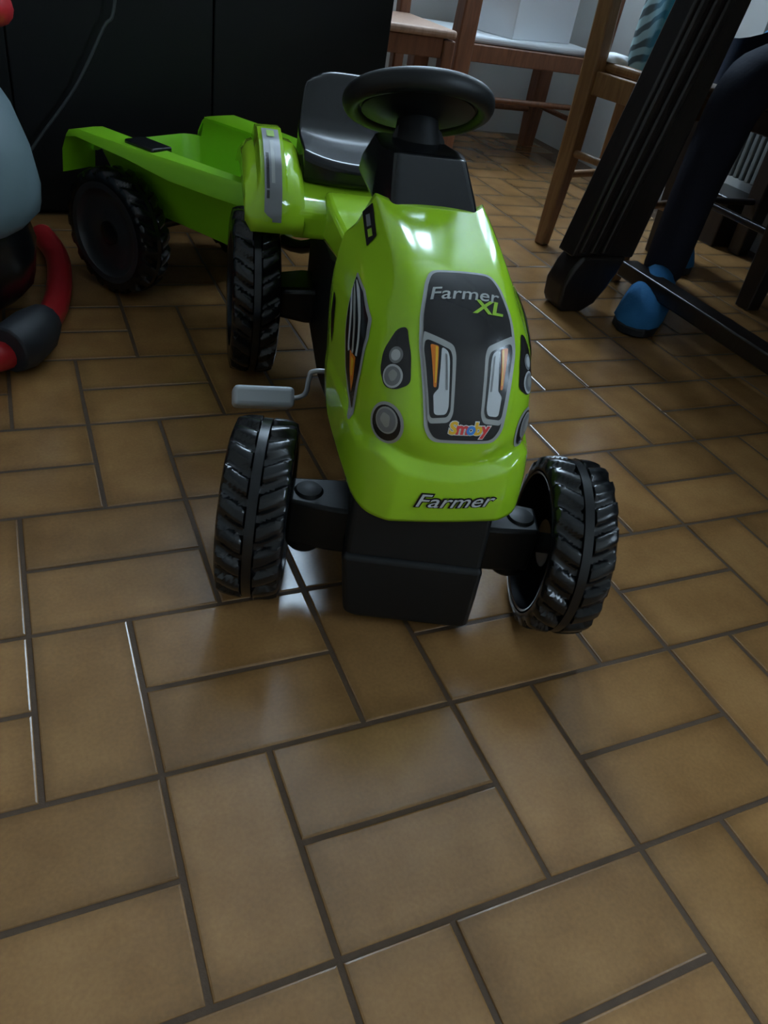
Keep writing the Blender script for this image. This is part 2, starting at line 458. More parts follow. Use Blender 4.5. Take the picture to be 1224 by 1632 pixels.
fb.loft([[A(x, y, z) for x, y in ((-.077+i, yf), (.078-j, yf), (.078-j, .01), (-.077+i, .01))] for z, yf, i, j in ((.104, -.067, 0, 0), (.065, -.070, .005, .000), (.024, -.070, .011, .000), (.011, -.062, .026, .004))])
fb.build('front_flap', MBLACK, tractor, smooth=35, bevel=.006, seg=3)
# steering rod
MB().tube([(0, 0, .15), (0, .10, .28), (0, .26, .42)], .009, 10).build('steering_rod', BLACK, tractor)

# chassis
ch = MB()
def sect(y, hw, z0, z1): return [(-hw, y, z0), (hw, y, z0), (hw, y, z1), (-hw, y, z1)]
ch.loft([sect(.03, .050, .150, .24), sect(.16, .052, .105, .30), sect(.34, .054, .060, .285), sect(.46, .056, .052, .255), sect(.60, .056, .078, .26), sect(.70, .052, .11, .26)])
ch.build('chassis', MBLACK, tractor, smooth=35, bevel=.008)
MB().loft([[(x, .605 - q*.045, .128 - q*.030), (x, .605 + q*.045, .128 - q*.030), (x, .605 + q*.045, .128 + q*.030), (x, .605 - q*.045, .128 + q*.030)] for x, q in ((-.125, .8), (-.07, 1), (.07, 1), (.125, .8))]).build('rear_axle', BLACK, tractor, bevel=.008)
MB().tube([(0, .69, .17), (0, .74, .17)], .012, 10).lathe([(.15, .014), (.20, .014)], 14, 'z', True, True, M=Matrix.Translation((0, .745, 0))).build('hitch', BLACK, tractor)

# hood
mid = [(-.040, .167), (-.047, .195), (-.047, .214), (-.040, .236), (-.043, .262), (-.020, .313), (-.002, .348), (.030, .374), (.068, .388), (.125, .3995), (.19, .412)]
c1 = [(.058, -.038, .168), (.058, -.041, .200), (.056, -.035, .228), (.053, -.026, .238), (.046, -.038, .265), (.047, -.014, .313), (.047, .006, .346), (.046, .036, .371), (.044, .072, .3865), (.043, .125, .3980), (.042, .19, .4105)]
c2 = [(.084, -.028, .171), (.083, -.026, .208), (.079, -.020, .243), (.073, -.010, .250), (.073, -.016, .272), (.072, .002, .312), (.068, .025, .340), (.061, .062, .367), (.058, .105, .3870), (.060, .155, .3985), (.061, .215, .4115)]
c3 = [(.093, .000, .178), (.094, .002, .206), (.092, .005, .227), (.086, .012, .236), (.087, .020, .268), (.088, .045, .308), (.087, .078, .336), (.084, .108, .349), (.082, .142, .360), (.080, .176, .370), (.077, .212, .380)]
c4 = [(.099, .050, .187), (.101, .055, .218), (.100, .059, .247), (.096, .062, .256), (.096, .074, .274), (.0965, .098, .304), (.096, .125, .326), (.093, .150, .340), (.090, .172, .352), (.087, .192, .362), (.083, .214, .372)]
c5 = [(.102, .130, .193), (.103, .150, .215), (.103, .162, .238), (.102, .166, .250), (.102, .172, .270), (.102, .182, .296), (.101, .189, .316), (.099, .195, .332), (.096, .202, .345), (.092, .209, .357), (.088, .216, .367)]
half = [c1, c2, c3, c4, c5]
grid = []
for v in range(11):
    row = [(-p[v][0], p[v][1], p[v][2]) for p in reversed(half)] + [(0, *mid[v])] + [p[v] for p in half]
    grid.append(row)
hm = MB(); hm.loft(grid, False, False, closed=False)
hood = hm.build('hood', GREEN, tractor, smooth=0, solid=.0035)
for p in hood.data.polygons: p.use_smooth = True
hb = bmesh.new(); hb.from_mesh(hood.data)
cl = hb.edges.layers.float.new('crease_edge')
hb.verts.ensure_lookup_table()
for e in hb.edges:
    a, b_ = sorted(v.index for v in e.verts)
    ca, cb, ra, rb = a % 11, b_ % 11, a // 11, b_ // 11
    if ca == cb and ca in (3, 7) and ra >= 7: e[cl] = .75
    if ca == cb and ca in (2, 8): e[cl] = .55 if ra >= 5 else (.35 if ra <= 1 else .2)
    if ca == cb and ca in (4, 6) and ra <= 1: e[cl] = .6
    if ra == rb and ra in (2, 3): e[cl] = .62
hb.to_mesh(hood.data); hb.free()
md = hood.modifiers.new('smooth', 'SUBSURF'); md.levels = 3; md.render_levels = 3
hood.modifiers.move(1, 0)
bpy.context.view_layer.update()
dg = bpy.context.evaluated_depsgraph_get()
he = hood.evaluated_get(dg); hme = he.to_mesh()
HB = BVHTree.FromPolygons([v.co.copy() for v in hme.vertices], [tuple(p.vertices) for p in hme.polygons])
he.to_mesh_clear()

# stickers follow the hood: 2D outlines are cast onto its surface
MS = [0]
for i in range(10): MS.append(MS[-1] + math.hypot(mid[i+1][0]-mid[i][0], mid[i+1][1]-mid[i][1]))
def midpoint(s):
    s = max(0, min(MS[-1], s))
    for i in range(10):
        if s <= MS[i+1] or i == 9:
            t = (s - MS[i])/(MS[i+1]-MS[i]); y = mid[i][0]+(mid[i+1][0]-mid[i][0])*t; z = mid[i][1]+(mid[i+1][1]-mid[i][1])*t
            return y, z
def midnormal(s):
    a, b_ = midpoint(s - .02), midpoint(s + .02); dy, dz = b_[0]-a[0], b_[1]-a[1]; l = math.hypot(dy, dz)
    return Vector((0, -dz/l, dy/l))
S_PANEL = None
def on_front(x, s, off):
    s = s + (S_OFF if s > .08 else 0)
    y, z = midpoint(s); n = midnormal(s); P = Vector((x, y, z))
    hit, nn, i, d = HB.ray_cast(P + n*.06, -n, .2)
    if hit is None: return P + n*off
    if nn.dot(n) < 0: nn = -nn
    return hit + nn*off
class Side:
    """planar frame on the chamfer / flank, cast along d"""
    def __init__(s, o, u, v, d): s.o, s.u, s.v, s.d = Vector(o), Vector(u).normalized(), Vector(v).normalized(), Vector(d).normalized()
    def __call__(s, a, b_, off):
        P = s.o + s.u*a + s.v*b_
        hit, nn, i, dd = HB.ray_cast(P - s.d*.08, s.d, .25)
        if hit is None: return P
        if nn.dot(s.d) > 0: nn = -nn
        return hit + nn*off
def densify(poly, step=.004):
    out = []
    for i in range(len(poly)):
        a, b_ = poly[i], poly[(i+1) % len(poly)]; L = math.hypot(b_[0]-a[0], b_[1]-a[1]); n = max(1, int(L/step))
        out += [(a[0]+(b_[0]-a[0])*k/n, a[1]+(b_[1]-a[1])*k/n) for k in range(n)]
    return out
def rounded(poly, r, n=5):
    out = []
    for i in range(len(poly)):
        p0, p1, p2 = (Vector(poly[(i+k-1) % len(poly)]) for k in range(3))
        d0, d1 = (p0-p1), (p2-p1); rr = min(r, d0.length*.45, d1.length*.45)
        a, c = p1 + d0.normalized()*rr, p1 + d1.normalized()*rr
        for k in range(n+1):
            t = k/n; q = a*(1-t)**2 + p1*2*t*(1-t) + c*t*t; out.append((q.x, q.y))
    return out
def sticker(name, poly, fn, off, m, parent):
    poly = densify(poly); n = len(poly)
    cx, cy = sum(p[0] for p in poly)/n, sum(p[1] for p in poly)/n
    b = MB(); K = 7
    for k in range(1, K+1):
        t = k/K; b.v += [tuple(fn(cx+(x-cx)*t, cy+(y-cy)*t, off)) for x, y in poly]
    b.v.append(tuple(fn(cx, cy, off))); c = len(b.v) - 1
    for j in range(n): b.f.append((c, j, (j+1) % n))
    for k in range(K-1):
        for j in range(n): b.f.append((k*n+j, (k+1)*n+j, (k+1)*n+(j+1) % n, k*n+(j+1) % n))
    return b.build(name, m, parent, smooth=80)
def text_sticker(name, body, size, x, s, fn, off, m, parent, shear=.25, bold=.0, sx=1.0, align='CENTER'):
    cu = bpy.data.curves.new(name, 'FONT'); cu.body = body; cu.size = size; cu.shear = shear; cu.offset = bold
    cu.align_x = align; cu.align_y = 'CENTER'; cu.resolution_u = 3; cu.fill_mode = 'FRONT'
    to = bpy.data.objects.new(name + '_source', cu); COL.objects.link(to)
    bpy.context.view_layer.update()
    d = bpy.context.evaluated_depsgraph_get()
    me = bpy.data.meshes.new_from_object(to.evaluated_get(d))
    bpy.data.objects.remove(to); bpy.data.curves.remove(cu)
    bm = bmesh.new(); bm.from_mesh(me); bmesh.ops.triangulate(bm, faces=bm.faces)
    for v in bm.verts: v.co = fn(v.co.x*sx + x, v.co.y + s, off)
    bm.to_mesh(me); bm.free(); me.name = name
    me.materials.clear(); me.materials.append(m)
    o = bpy.data.objects.new(name, me); link(o, parent)
    return o

S_OFF = MS[4] - .098
# --- front panel
def panel(inset):
    i = inset
    return rounded([(-.031+i*.8, .099+i), (.031-i*.8, .099+i), (.039-i, .112+i*.5), (.0475-i, .190), (.0455-i, .225), (.0375-i, .262-i*.3), (.030-i*.6, .277-i), (-.030+i*.6, .277-i), (-.0375+i, .262-i*.3), (-.0455+i, .225), (-.0475+i, .190), (-.039+i, .112+i*.5)], .010)
pan = sticker('hood_panel', panel(0), on_front, .0010, D_SILV, hood)
pan['label'] = 'black front panel with silver border'
sticker('hood_panel', panel(.0035), on_front, .0014, D_BLACK, hood)
text_sticker('lettering', 'Farmer', .0205, -.003, .2455, on_front, .0019, D_SILV, hood, bold=.0002, sx=1.12)
text_sticker('lettering', 'XL', .021, .019, .2315, on_front, .0019, D_GREEN, hood, bold=.0006, sx=1.15)
for sx in (-1, 1):
    def mir(pts, sx=sx): return [(x*sx, y) for x, y in (pts if sx > 0 else list(reversed(pts)))]
    sticker('headlight_graphic', rounded(mir([(.0425, .206), (.040, .2045), (.0165, .192), (.0140, .183), (.0135, .128), (.0170, .120), (.0345, .1185), (.037, .123), (.0445, .190)]), .006), on_front, .0018, D_SILV, hood)
    sticker('headlight_graphic', rounded(mir([(.0415, .1985), (.0195, .187), (.0175, .181), (.0165, .131), (.019, .125), (.0335, .1235), (.0355, .127), (.043, .188)]), .005), on_front, .0021, D_BLACK, hood)
    sticker('headlight_lens', rounded(mir([(.0275, .190), (.0215, .1855), (.0200, .178), (.0185, .134), (.0205, .1275), (.0315, .1265), (.0335, .146), (.0290, .150)]), .004), on_front, .0024, D_LIGHT, hood)
    sticker('headlight_lens', rounded(mir([(.0240, .184), (.0225, .182), (.0205, .150), (.0225, .150)]), .001), on_front, .0027, D_GREY, hood)
    sticker('indicator_graphic', rounded(mir([(.0375, .1925), (.0300, .1905), (.0310, .1520), (.0335, .1520)]), .002), on_front, .0027, D_ORA, hood)
    sticker('indicator_graphic', rounded(mir([(.0330, .1905), (.0308, .1895), (.0316, .1560), (.0328, .1560)]), .001), on_front, .0030, D_YEL, hood)
x = -.0165
for chh, m_, w_ in (('S', D_YEL, .0080), ('m', D_RED, .0100), ('o', D_BLUE, .0072), ('b', D_YEL, .0072), ('y', D_RED, .0072)):
    text_sticker('logo_letter', chh, .0165, x + w_/2, .1145, on_front, .0018, D_WHITE, hood, shear=.1, bold=.0015)
    text_sticker('logo_letter', chh, .0165, x + w_/2, .1145, on_front, .0022, m_, hood, shear=.1, bold=.0007)
    x += w_
# --- nose badge
text_sticker('badge', 'Farmer', .0235, .004, .0305, on_front, .0010, D_BLACK, hood, bold=.0016, sx=1.18)
text_sticker('badge', 'Farmer', .0235, .004, .0305, on_front, .0016, D_LIGHT, hood, bold=.0001, sx=1.18)
# --- lamps on the chamfers
def circle(cx, cy, r, ry=None, n=26): return [(cx + r*math.cos(2*PI*k/n), cy + (ry or r)*math.sin(2*PI*k/n)) for k in range(n)]
for sx in (-1, 1):
    d = Vector((-sx*.62, .74, -.26)).normalized()
    up = Vector((0, .33, .94)); up = (up - d*up.dot(d)).normalized(); uu = d.cross(up).normalized()
    if uu.x*sx < 0: uu = -uu
    S = Side((sx*.073, -.014, .267), uu, up, d)
    sticker('round_lamp', circle(0, 0, .0195, .0205), S, .0008, D_SILV, hood)
    sticker('round_lamp', circle(0, 0, .0165, .0175), S, .0012, D_BLACK, hood)
    sticker('round_lamp_lens', circle(-.001, .003, .0125, .0130), S, .0016, D_SILV, hood)
    sticker('round_lamp_lens', circle(-.001, .003, .0108, .0113), S, .0020, D_GREY, hood)
    sticker('round_lamp_lens', rounded([(-.006, .008), (.002, .011), (.006, .003), (-.001, -.004), (-.005, -.002)], .003), S, .0023, D_SILV, hood)
    S = Side((sx*.070, .002, .318), uu, up, d)
    sticker('lamp_cluster', rounded([(-.004, .036), (.006, .033), (.0165, .012), (.0165, -.006), (.009, -.020), (-.004, -.021), (-.018, -.014), (-.014, .012)], .006), S, .0008, D_BLACK, hood)
    sticker('lamp_cluster_lens', circle(.001, .010, .0075), S, .0012, D_GREY, hood)
    sticker('lamp_cluster_lens', circle(.001, .010, .0050), S, .0016, D_LIGHT, hood)
    sticker('lamp_cluster_lens', circle(.001, -.009, .0108), S, .0012, D_LIGHT, hood)
    sticker('lamp_cluster_lens', circle(.001, -.009, .0088), S, .0016, D_GREY, hood)
    sticker('lamp_cluster_lens', rounded([(-.005, -.006), (.001, -.002), (.006, -.008), (.001, -.014), (-.003, -.012)], .003), S, .0019, D_SILV, hood)
    # flank stripes: coordinates are (y, z) on the side face
    S = Side((sx*.1, 0, 0), (0, 1, 0), (0, 0, 1), (-sx, 0, 0))
    sticker('flank_sticker', rounded([(.136, .354), (.100, .349), (.062, .336), (.051, .322), (.043, .291), (.036, .238), (.042, .240), (.081, .272), (.104, .302), (.121, .335)], .003), S, .0010, D_SILV, hood)
    sticker('flank_sticker', rounded([(.132, .351), (.100, .3465), (.066, .334), (.055, .321), (.047, .291), (.0425, .248), (.080, .275), (.102, .304), (.119, .335)], .003), S, .0014, D_BLACK, hood)
    for k in range(3):
        path = catmull([(.126 - k*.001, .3490 - k*.004, 0), (.104, .3425 - k*.008, 0), (.080 + k*.006, .330 - k*.009, 0), (.066 + k*.009, .314 - k*.008, 0), (.060 + k*.010, .298 - k*.002, 0)], 5)
        rb = MB(); rings = []
        for q, p in enumerate(path):
            t_ = (path[min(q+1, len(path)-1)] - path[max(q-1, 0)]).normalized(); w_ = .0022*min(1, .25 + q/6)
            rings.append([S(p.x - t_.y*w_, p.y + t_.x*w_, .0019), S(p.x + t_.y*w_, p.y - t_.x*w_, .0019)])
        rb.loft(rings, False, False, closed=False)
        rb.build('flank_stripe', D_LIGHT if k != 1 else D_SILV, hood, smooth=80)
    sticker('flank_stripe', [(.060, .296), (.078, .296), (.066, .278), (.052, .262), (.053, .276)], S, .0018, D_ORA, hood)
    sticker('flank_stripe', [(.062, .293), (.070, .293), (.060, .276), (.057, .278)], S, .0022, D_YEL, hood)
    sticker('flank_vent', rounded([(.172, .318), (.158, .312), (.148, .285), (.146, .268), (.158, .280), (.166, .296)], .003), S, .0010, D_BLACK, hood)
    # small sticker beside the dashboard, on the slanted shoulder
    d2 = Vector((-sx*.80, .20, -.56)).normalized()
    v2 = Vector((0, .93, .33)); v2 = (v2 - d2*v2.dot(d2)).normalized(); u2 = d2.cross(v2).normalized()
    if u2.x*sx < 0: u2 = -u2
    S = Side((sx*.068, .178, .386), u2, v2, d2)
    sticker('shoulder_sticker', rounded([(-.009, .030), (.008, .034), (.007, -.026), (-.008, -.024)], .002), S, .0010, D_BLACK, hood)
    sticker('shoulder_sticker', [(-.003, .018), (.003, .022), (.003, .002), (-.003, -.002)], S, .0014, D_GREY, hood)
    sticker('shoulder_sticker', [(-.003, -.006), (.003, -.003), (.003, -.016), (-.003, -.019)], S, .0014, D_GREEN, hood)

# dashboard cone
db = MB()
db.loft([[(-.049, .178, .400), (.049, .178, .400), (.060, .235, .398), (.050, .38, .390), (-.050, .38, .390), (-.060, .235, .398)],
         [(-.045, .196, .418), (.045, .196, .418), (.057, .245, .414), (.048, .375, .412), (-.048, .375, .412), (-.057, .245, .414)],
         [(-.039, .232, .447), (.039, .232, .447), (.048, .270, .444), (.040, .355, .440), (-.040, .355, .440), (-.048, .270, .444)],
         [(-.036, .240, .450), (.036, .240, .450), (.043, .275, .448), (.036, .350, .444), (-.036, .350, .444), (-.043, .275, .448)]])
db.build('dashboard', BLACK, tractor, smooth=35, bevel=.007, seg=4)
# steering wheel, tilted towards the seat
sw_c = Vector((.005, .343, .474)); tilt = math.radians(28)
Msw = Matrix.Translation(sw_c) @ Matrix.Rotation(-tilt, 4, 'X')
sc_ = MB(); sc_.tube([sw_c + Msw.to_3x3() @ Vector((0, 0, -.052)), sw_c + Msw.to_3x3() @ Vector((0, 0, -.012))], [.030, .024], 20)
sc_.tube([(.004, .312, .440), sw_c + Msw.to_3x3() @ Vector((0, 0, -.045))], [.032, .028], 20)
sc_.build('steering_column', MBLACK, tractor, smooth=35)
st = MB(); rings = []
for k in range(56):
    t = 2*PI*k/56; c, s_ = math.cos(t), math.sin(t)
    rings.append([Msw @ Vector(((.0780 + .0105*math.cos(q))*c, (.0780 + .0105*math.cos(q))*s_, .0125*math.sin(q) + .004)) for q in (2*PI*j/14 for j in range(14))])
rings.append(rings[0]); st.loft(rings, False, False)
stw = st.build('steering_wheel', MBLACK, tractor, smooth=60)
sp = MB()
sp.lathe([(-.014, .001), (-.014, .034), (-.004, .066), (.003, .066), (.010, .036), (.014, .001)], 36, 'z', M=Msw)
for k in range(3):
    a = PI/2 + 2*PI*k/3; hw_ = math.radians(43)
    ring = []
    for i in range(9):
        t = a - hw_ + 2*hw_*i/8
        ring.append([Msw @ Vector((r_*math.cos(t), r_*math.sin(t), z_)) for r_, z_ in ((.046, -.004), (.075, .000), (.075, .007), (.046, .004))])
    sp.loft(ring)
sp.build('spokes', MBLACK, stw, smooth=35)

# seat: pan and backrest in one black shell
se = MB()
rows = [(.600, .306, .084, 0), (.592, .318, .088, 0), (.590, .338, .090, 0), (.598, .348, .0895, 0), (.64, .349, .088, 0), (.685, .350, .087, 0), (.712, .366, .086, 1), (.735, .392, .083, 1), (.750, .414, .080, 1), (.760, .430, .075, 2), (.770, .438, .067, 3), (.785, .436, .065, 3), (.790, .418, .071, 3), (.775, .36, .080, 1), (.76, .31, .082, 0)]
for (y, z, w, k) in rows:
    ring = []
    for j in range(13):
        t = -1 + j/6; a = abs(t)
        x = w*(math.copysign(a**.92, t))
        cy = -.020*(1 - a**2) if y < .60 else 0
        cz = .010*a**2.5 if k == 0 and .33 < z and y < .70 else 0
        cz -= (0, .000, .006, .016)[k]*a**4
        if y > .70: cy = -.010*a**3
        ring.append((x, y + cy, z + cz))
    g2_ = ring; se.v += []; rows_out = None
    if 'SR' not in globals(): SR = []
    SR.append(ring)
se.loft(SR, False, False, closed=False)
n_ = 13
capl = [k*n_ for k in range(len(SR))]; capr = [k*n_ + n_-1 for k in range(len(SR))]
se.f.append(tuple(capl)); se.f.append(tuple(reversed(capr)))
seat = se.build('seat', BLACK, tractor, smooth=50, bevel=.010, seg=4)
MB().box(-.070, .070, .605, .74, .285, .330).build('seat_base', BLACK, tractor, bevel=.004)

# rear body with fenders
body = MB()
body.loft([[(-.108, .520, .252), (.108, .520, .252), (.108, .520, .285), (-.108, .520, .290)],
           [(-.108, .545, .247), (.108, .545, .247), (.108, .545, .303), (-.108, .545, .303)],
           [(-.108, .60, .245), (.108, .60, .245), (.108, .60, .312), (-.108, .60, .312)],
           [(-.105, .74, .245), (.105, .74, .245), (.105, .74, .318), (-.105, .74, .318)]])
body.loft([[(-.050, .20, .275), (.050, .20, .275), (.046, .20, .308), (-.046, .20, .308)],
           [(-.056, .40, .262), (.056, .40, .262), (.052, .40, .302), (-.052, .40, .302)],
           [(-.060, .50, .252), (.060, .50, .252), (.056, .50, .306), (-.056, .50, .306)],
           [(-.062, .56, .244), (.062, .56, .244), (.058, .56, .314), (-.058, .56, .314)]])
body.build('rear_body', GREEN, tractor, smooth=35, bevel=.008, seg=3)
prof = [(.520, .257), (.518, .280), (.532, .310), (.566, .336), (.612, .352), (.66, .360), (.72, .352), (.775, .325), (.80, .285)]
wts = [0, .15, .45, .8, 1, 1, 1, .8, .3]
colsx = [(-.176, -.050), (-.174, -.030), (-.166, -.020), (-.157, -.016), (-.153, .004), (-.120, .006), (-.116, -.010), (-.100, -.013), (-.092, -.022), (-.090, -.060)]
for sx in (-1, 1):
    fm = MB(); rings = []
    for (cx, off) in colsx:
        edge = .012 if cx < -.17 else 0
        rings.append([(-sx*cx*1.0, y + edge*.6*(1-w), z + off*w + edge*(1-w)) for (y, z), w in zip(prof, wts)])
    fm.loft(rings, False, False, closed=False)
    # outer and inner skirts
    fo = fm.build('fender', GREEN, tractor, smooth=50, solid=.004)
    if sx > 0: fo.modifiers[0].offset = 1
    fo.modifiers[0].offset = 0
    # sticker band
    bnd = MB(); r2_ = []
    def bandpt(i_, cx, dz):
        i0 = int(i_); t = i_ - i0; i1 = min(i0+1, 8)
        y = prof[i0][0]*(1-t) + prof[i1][0]*t; z = prof[i0][1]*(1-t) + prof[i1][1]*t; w = wts[i0]*(1-t) + wts[i1]*t
        return (-sx*cx, y - .0045, z + .005*w + dz)
    for k in range(25):
        i_ = .55 + k*(4.9-.55)/24
        x_out = -.149 + (.012 if k < 2 else (.005 if k < 3 else 0))
        r2_.append([bandpt(i_, x_out, .0035), bandpt(i_, -.124, .0035)])
    bnd.loft(r2_, False, False, closed=False)
    bo = bnd.build('fender_sticker', D_GREY, fo, smooth=60)
    for (ka, kb, xa, xb, mm) in ((4.3, 4.75, -.142, -.131, D_GREEN), (2.2, 4.0, -.139, -.134, D_SILV), (1.6, 3.4, -.146, -.142, D_BLACK)):
        q = MB(); q.loft([[bandpt(ka+(kb-ka)*k/8, xa, .0045), bandpt(ka+(kb-ka)*k/8, xb, .0045)] for k in range(9)], False, False, closed=False)
        q.build('fender_sticker', mm, fo, smooth=60)

# pedals on a bent wire crank
cr_pts = [(-.128, .250, .137), (-.113, .250, .140), (-.106, .250, .148), (-.104, .250, .168), (-.098, .250, .178), (-.060, .250, .178), (.060, .25, .178), (.098, .25, .178), (.104, .25, .160), (.106, .25, .085), (.113, .25, .078), (.128, .25, .078)]
MB().tube(catmull(cr_pts, 6), .0032, 10).build('pedal_crank', STEEL, tractor)
for (px_, pz_) in ((-.161, .137), (.161, .078)):
    M_ = Matrix.Translation((px_, .250, pz_)) @ Matrix.Rotation(math.radians(-35), 4, 'X')
    p_ = MB(); p_.box(-.038, .038, -.026, .026, -.013, .013, M_)
    pd = p_.build('pedal', PEDAL, tractor, bevel=.006, seg=3)
    q_ = MB(); q_.lathe([(.0125, .0001), (.0134, .0001), (.0134, .0035), (.0125, .0035)], 12, 'z', M=M_ @ Matrix.Translation((-math.copysign(.026, px_)*-1, -.012, 0)))
    q_.build('pedal_hole', D_BLACK, pd)

# ---------------------------------------------------------------- trailer
trailer = empty('toy_trailer', (0.252, 1.168, 0), math.radians(32))
tag(trailer, 'lime green toy trailer tub with black wheels hitched behind the tractor', 'toy trailer')
tb = MB()
def rr(x, y0, y1, z, r=.03, zr=None):
    pts = []
    zz = lambda y: z if zr is None or y < zr[0] else zr[1]
    for q, (cx, cy, a0) in enumerate(((x-r, y0+r, -PI/2), (x-r, y1-r, 0), (-x+r, y1-r, PI/2), (-x+r, y0+r, PI))):
        if q == 1: pts.append((x, cy - .010, zz(cy - .010)))
        for k in range(5):
            a = a0 + PI/2*k/4; y = cy + r*math.sin(a)
            pts.append((cx + r*math.cos(a), y, zz(y + 1e-5)))
        if q == 2: pts.append((-x, cy - .010, zz(cy - .010)))
    return pts
outer_ = [rr(.095, -.24, .07, .140), rr(.103, -.262, .085, .165), rr(.122, -.300, .115, .232), rr(.134, -.318, .128, .268, zr=(.0955, .226))]
inner_ = [rr(.129, -.313, .123, .268, zr=(.0915, .226)), rr(.117, -.295, .110, .234), rr(.098, -.257, .080, .167), rr(.090, -.235, .065, .146)]
tb.loft(outer_ + inner_, True, True)
tub = tb.build('tub', DGREEN, trailer, smooth=40)
for sx in (-1, 1):
    lip = MB(); path = [(.104, .205, 0), (.100, .245, 0), (.088, .268, 0), (.060, .275, 0), (-.06, .276, .2), (-.15, .277, .6), (-.24, .279, .8), (-.318, .281, 1)]
    rings = []
    for (y, z, k) in path:
        wo = .196 - .030*k
        dr = .034*min(1, k+.35)
        rings.append([(sx*.128, y, z-.006), (sx*.140, y, z), (sx*(wo-.006), y, z-.001), (sx*wo, y, z-.008), (sx*(wo+.002), y, z-dr), (sx*(wo-.004), y, z-dr), (sx*(wo-.006), y, z-.012), (sx*.140, y, z-.010), (sx*.128, y, z-.012)])
    lip.loft(rings)
    lip.build('side_rim', DGREEN, trailer, smooth=40)
    if sx < 0: MB().box(-.172, -.128, -.105, -.035, .270, .2815).build('rim_pad', BLACK, trailer, bevel=.003)
    wheel_mesh(.112, .062, 20, 'wheel', trailer, (sx*.166, 0, .112), 0, sx)
MB().tube([(-.15, 0, .112), (.15, 0, .112)], .012, 12).build('axle', BLACK, trailer)
MB().box(-.03, .03, -.06, .05, .125, .142).build('axle_mount', BLACK, trailer, bevel=.003)
MB().tube(catmull([(0, -.20, .150), (0, -.30, .148), (0, -.39, .205), (0, -.405, .207)], 5), .012, 12).build('drawbar', BLACK, trailer)

# ---------------------------------------------------------------- black cabinet and cable
cabx0, cabx1 = -1.55, .785
cabinet = empty('cabinet', ((cabx0+cabx1)/2, 1.49, 0))
tag(cabinet, 'large black cabinet standing behind the toy trailer, left of the chairs', 'cabinet')
w2 = (cabx1-cabx0)/2
MB().box(-w2, w2, .02, .52, .0, .92).build('carcass', CAB, cabinet, bevel=.003)
MB().box(-w2-.01, w2+.01, -.01, .53, .92, .945).build('top', CAB, cabinet, bevel=.004)
seam = .375 - (cabx0+cabx1)/2
edges = [-w2, seam - .82, seam - .41, seam, w2]
for a, b_ in zip(edges[:-1], edges[1:]):
    dr_ = MB().box(a+.0015, b_-.0015, 0, .0195, .012, .916).build('door', CAB, cabinet, bevel=.002)
    MB().tube([(b_-.04, -.012, .70), (b_-.04, -.012, .82)], .005, 8).build('handle', CAB, dr_)
cab_pts = catmull([(.205, 1.47, .98), (.20, 1.455, .70), (.172, 1.46, .435), (.147, 1.462, .384), (.085, 1.464, .272), (.002, 1.466, .164), (-.05, 1.466, .09), (-.09, 1.462, .012), (-.16, 1.44, .006)], 6)
tag(MB().tube(cab_pts, .0032, 8).build('cable', CABLE, None), 'thin pale cable hanging slack in front of the black cabinet', 'cable')

# ---------------------------------------------------------------- baby walker at the left edge
bw = empty('baby_walker', (-.24, 1.0, 0))
tag(bw, 'red tubular baby rocker with grey shell and black feet at left edge', 'baby rocker')
tube_pts = [(.225, .30, .024), (.243, .20, .024), (.243, .10, .024), (.226, -.04, .024), (.192, -.145, .024), (.155, -.22, .030), (.10, -.265, .036), (0, -.28, .040), (-.10, -.265, .036), (-.155, -.22, .030), (-.192, -.145, .024), (-.226, -.04, .024), (-.243, .10, .024), (-.243, .20, .024), (-.225, .30, .024)]
MB().tube(catmull(tube_pts, 4), .022, 14).build('base_tube', RED, bw)
for sx in (-1, 1):
    cp = MB(); cp.tube([(sx*.199, -.132, .034), (sx*.184, -.180, .040), (sx*.162, -.222, .041), (sx*.144, -.242, .041)], [.031, .039, .040, .036], 14)
    cp.build('foot_cap', SOLE, bw, bevel=.003)
base = MB()
base.loft([[(.19*k*math.cos(t), .02 + .20*k*math.sin(t), z) for t in (2*PI*j/24 for j in range(24))] for k, z in ((.98, .045), (1.06, .06), (1.10, .12), (1.04, .165))])
base.build('base', BLACK, bw, smooth=40)
sh = MB()
sh.loft([[(.205*k*math.cos(t), .02 + .20*k*math.sin(t), z) for t in (2*PI*j/28 for j in range(28))] for k, z in ((1.02, .165), (1.09, .18), (1.10, .21), (1.05, .27), (.95, .33), (.80, .38), (.74, .382), (.80, .33), (.85, .25), (.6, .20))], False, True)
sh.build('shell', GREYP, bw, smooth=50)
bar = MB().tube(catmull([(-.05, .12, .46), (-.17, .08, .452), (-.192, 0, .456), (-.17, -.08, .466), (-.10, -.12, .475), (.10, -.12, .475), (.17, -.08, .466), (.192, 0, .456), (.17, .08, .452), (.05, .12, .46)], 6), .023, 14).build('grab_bar', RED, bw)
for sx in (-1, 1): MB().tube([(sx*.150, 0, .36), (sx*.180, 0, .455)], .014, 10).build('grab_bar_post', RED, bar)

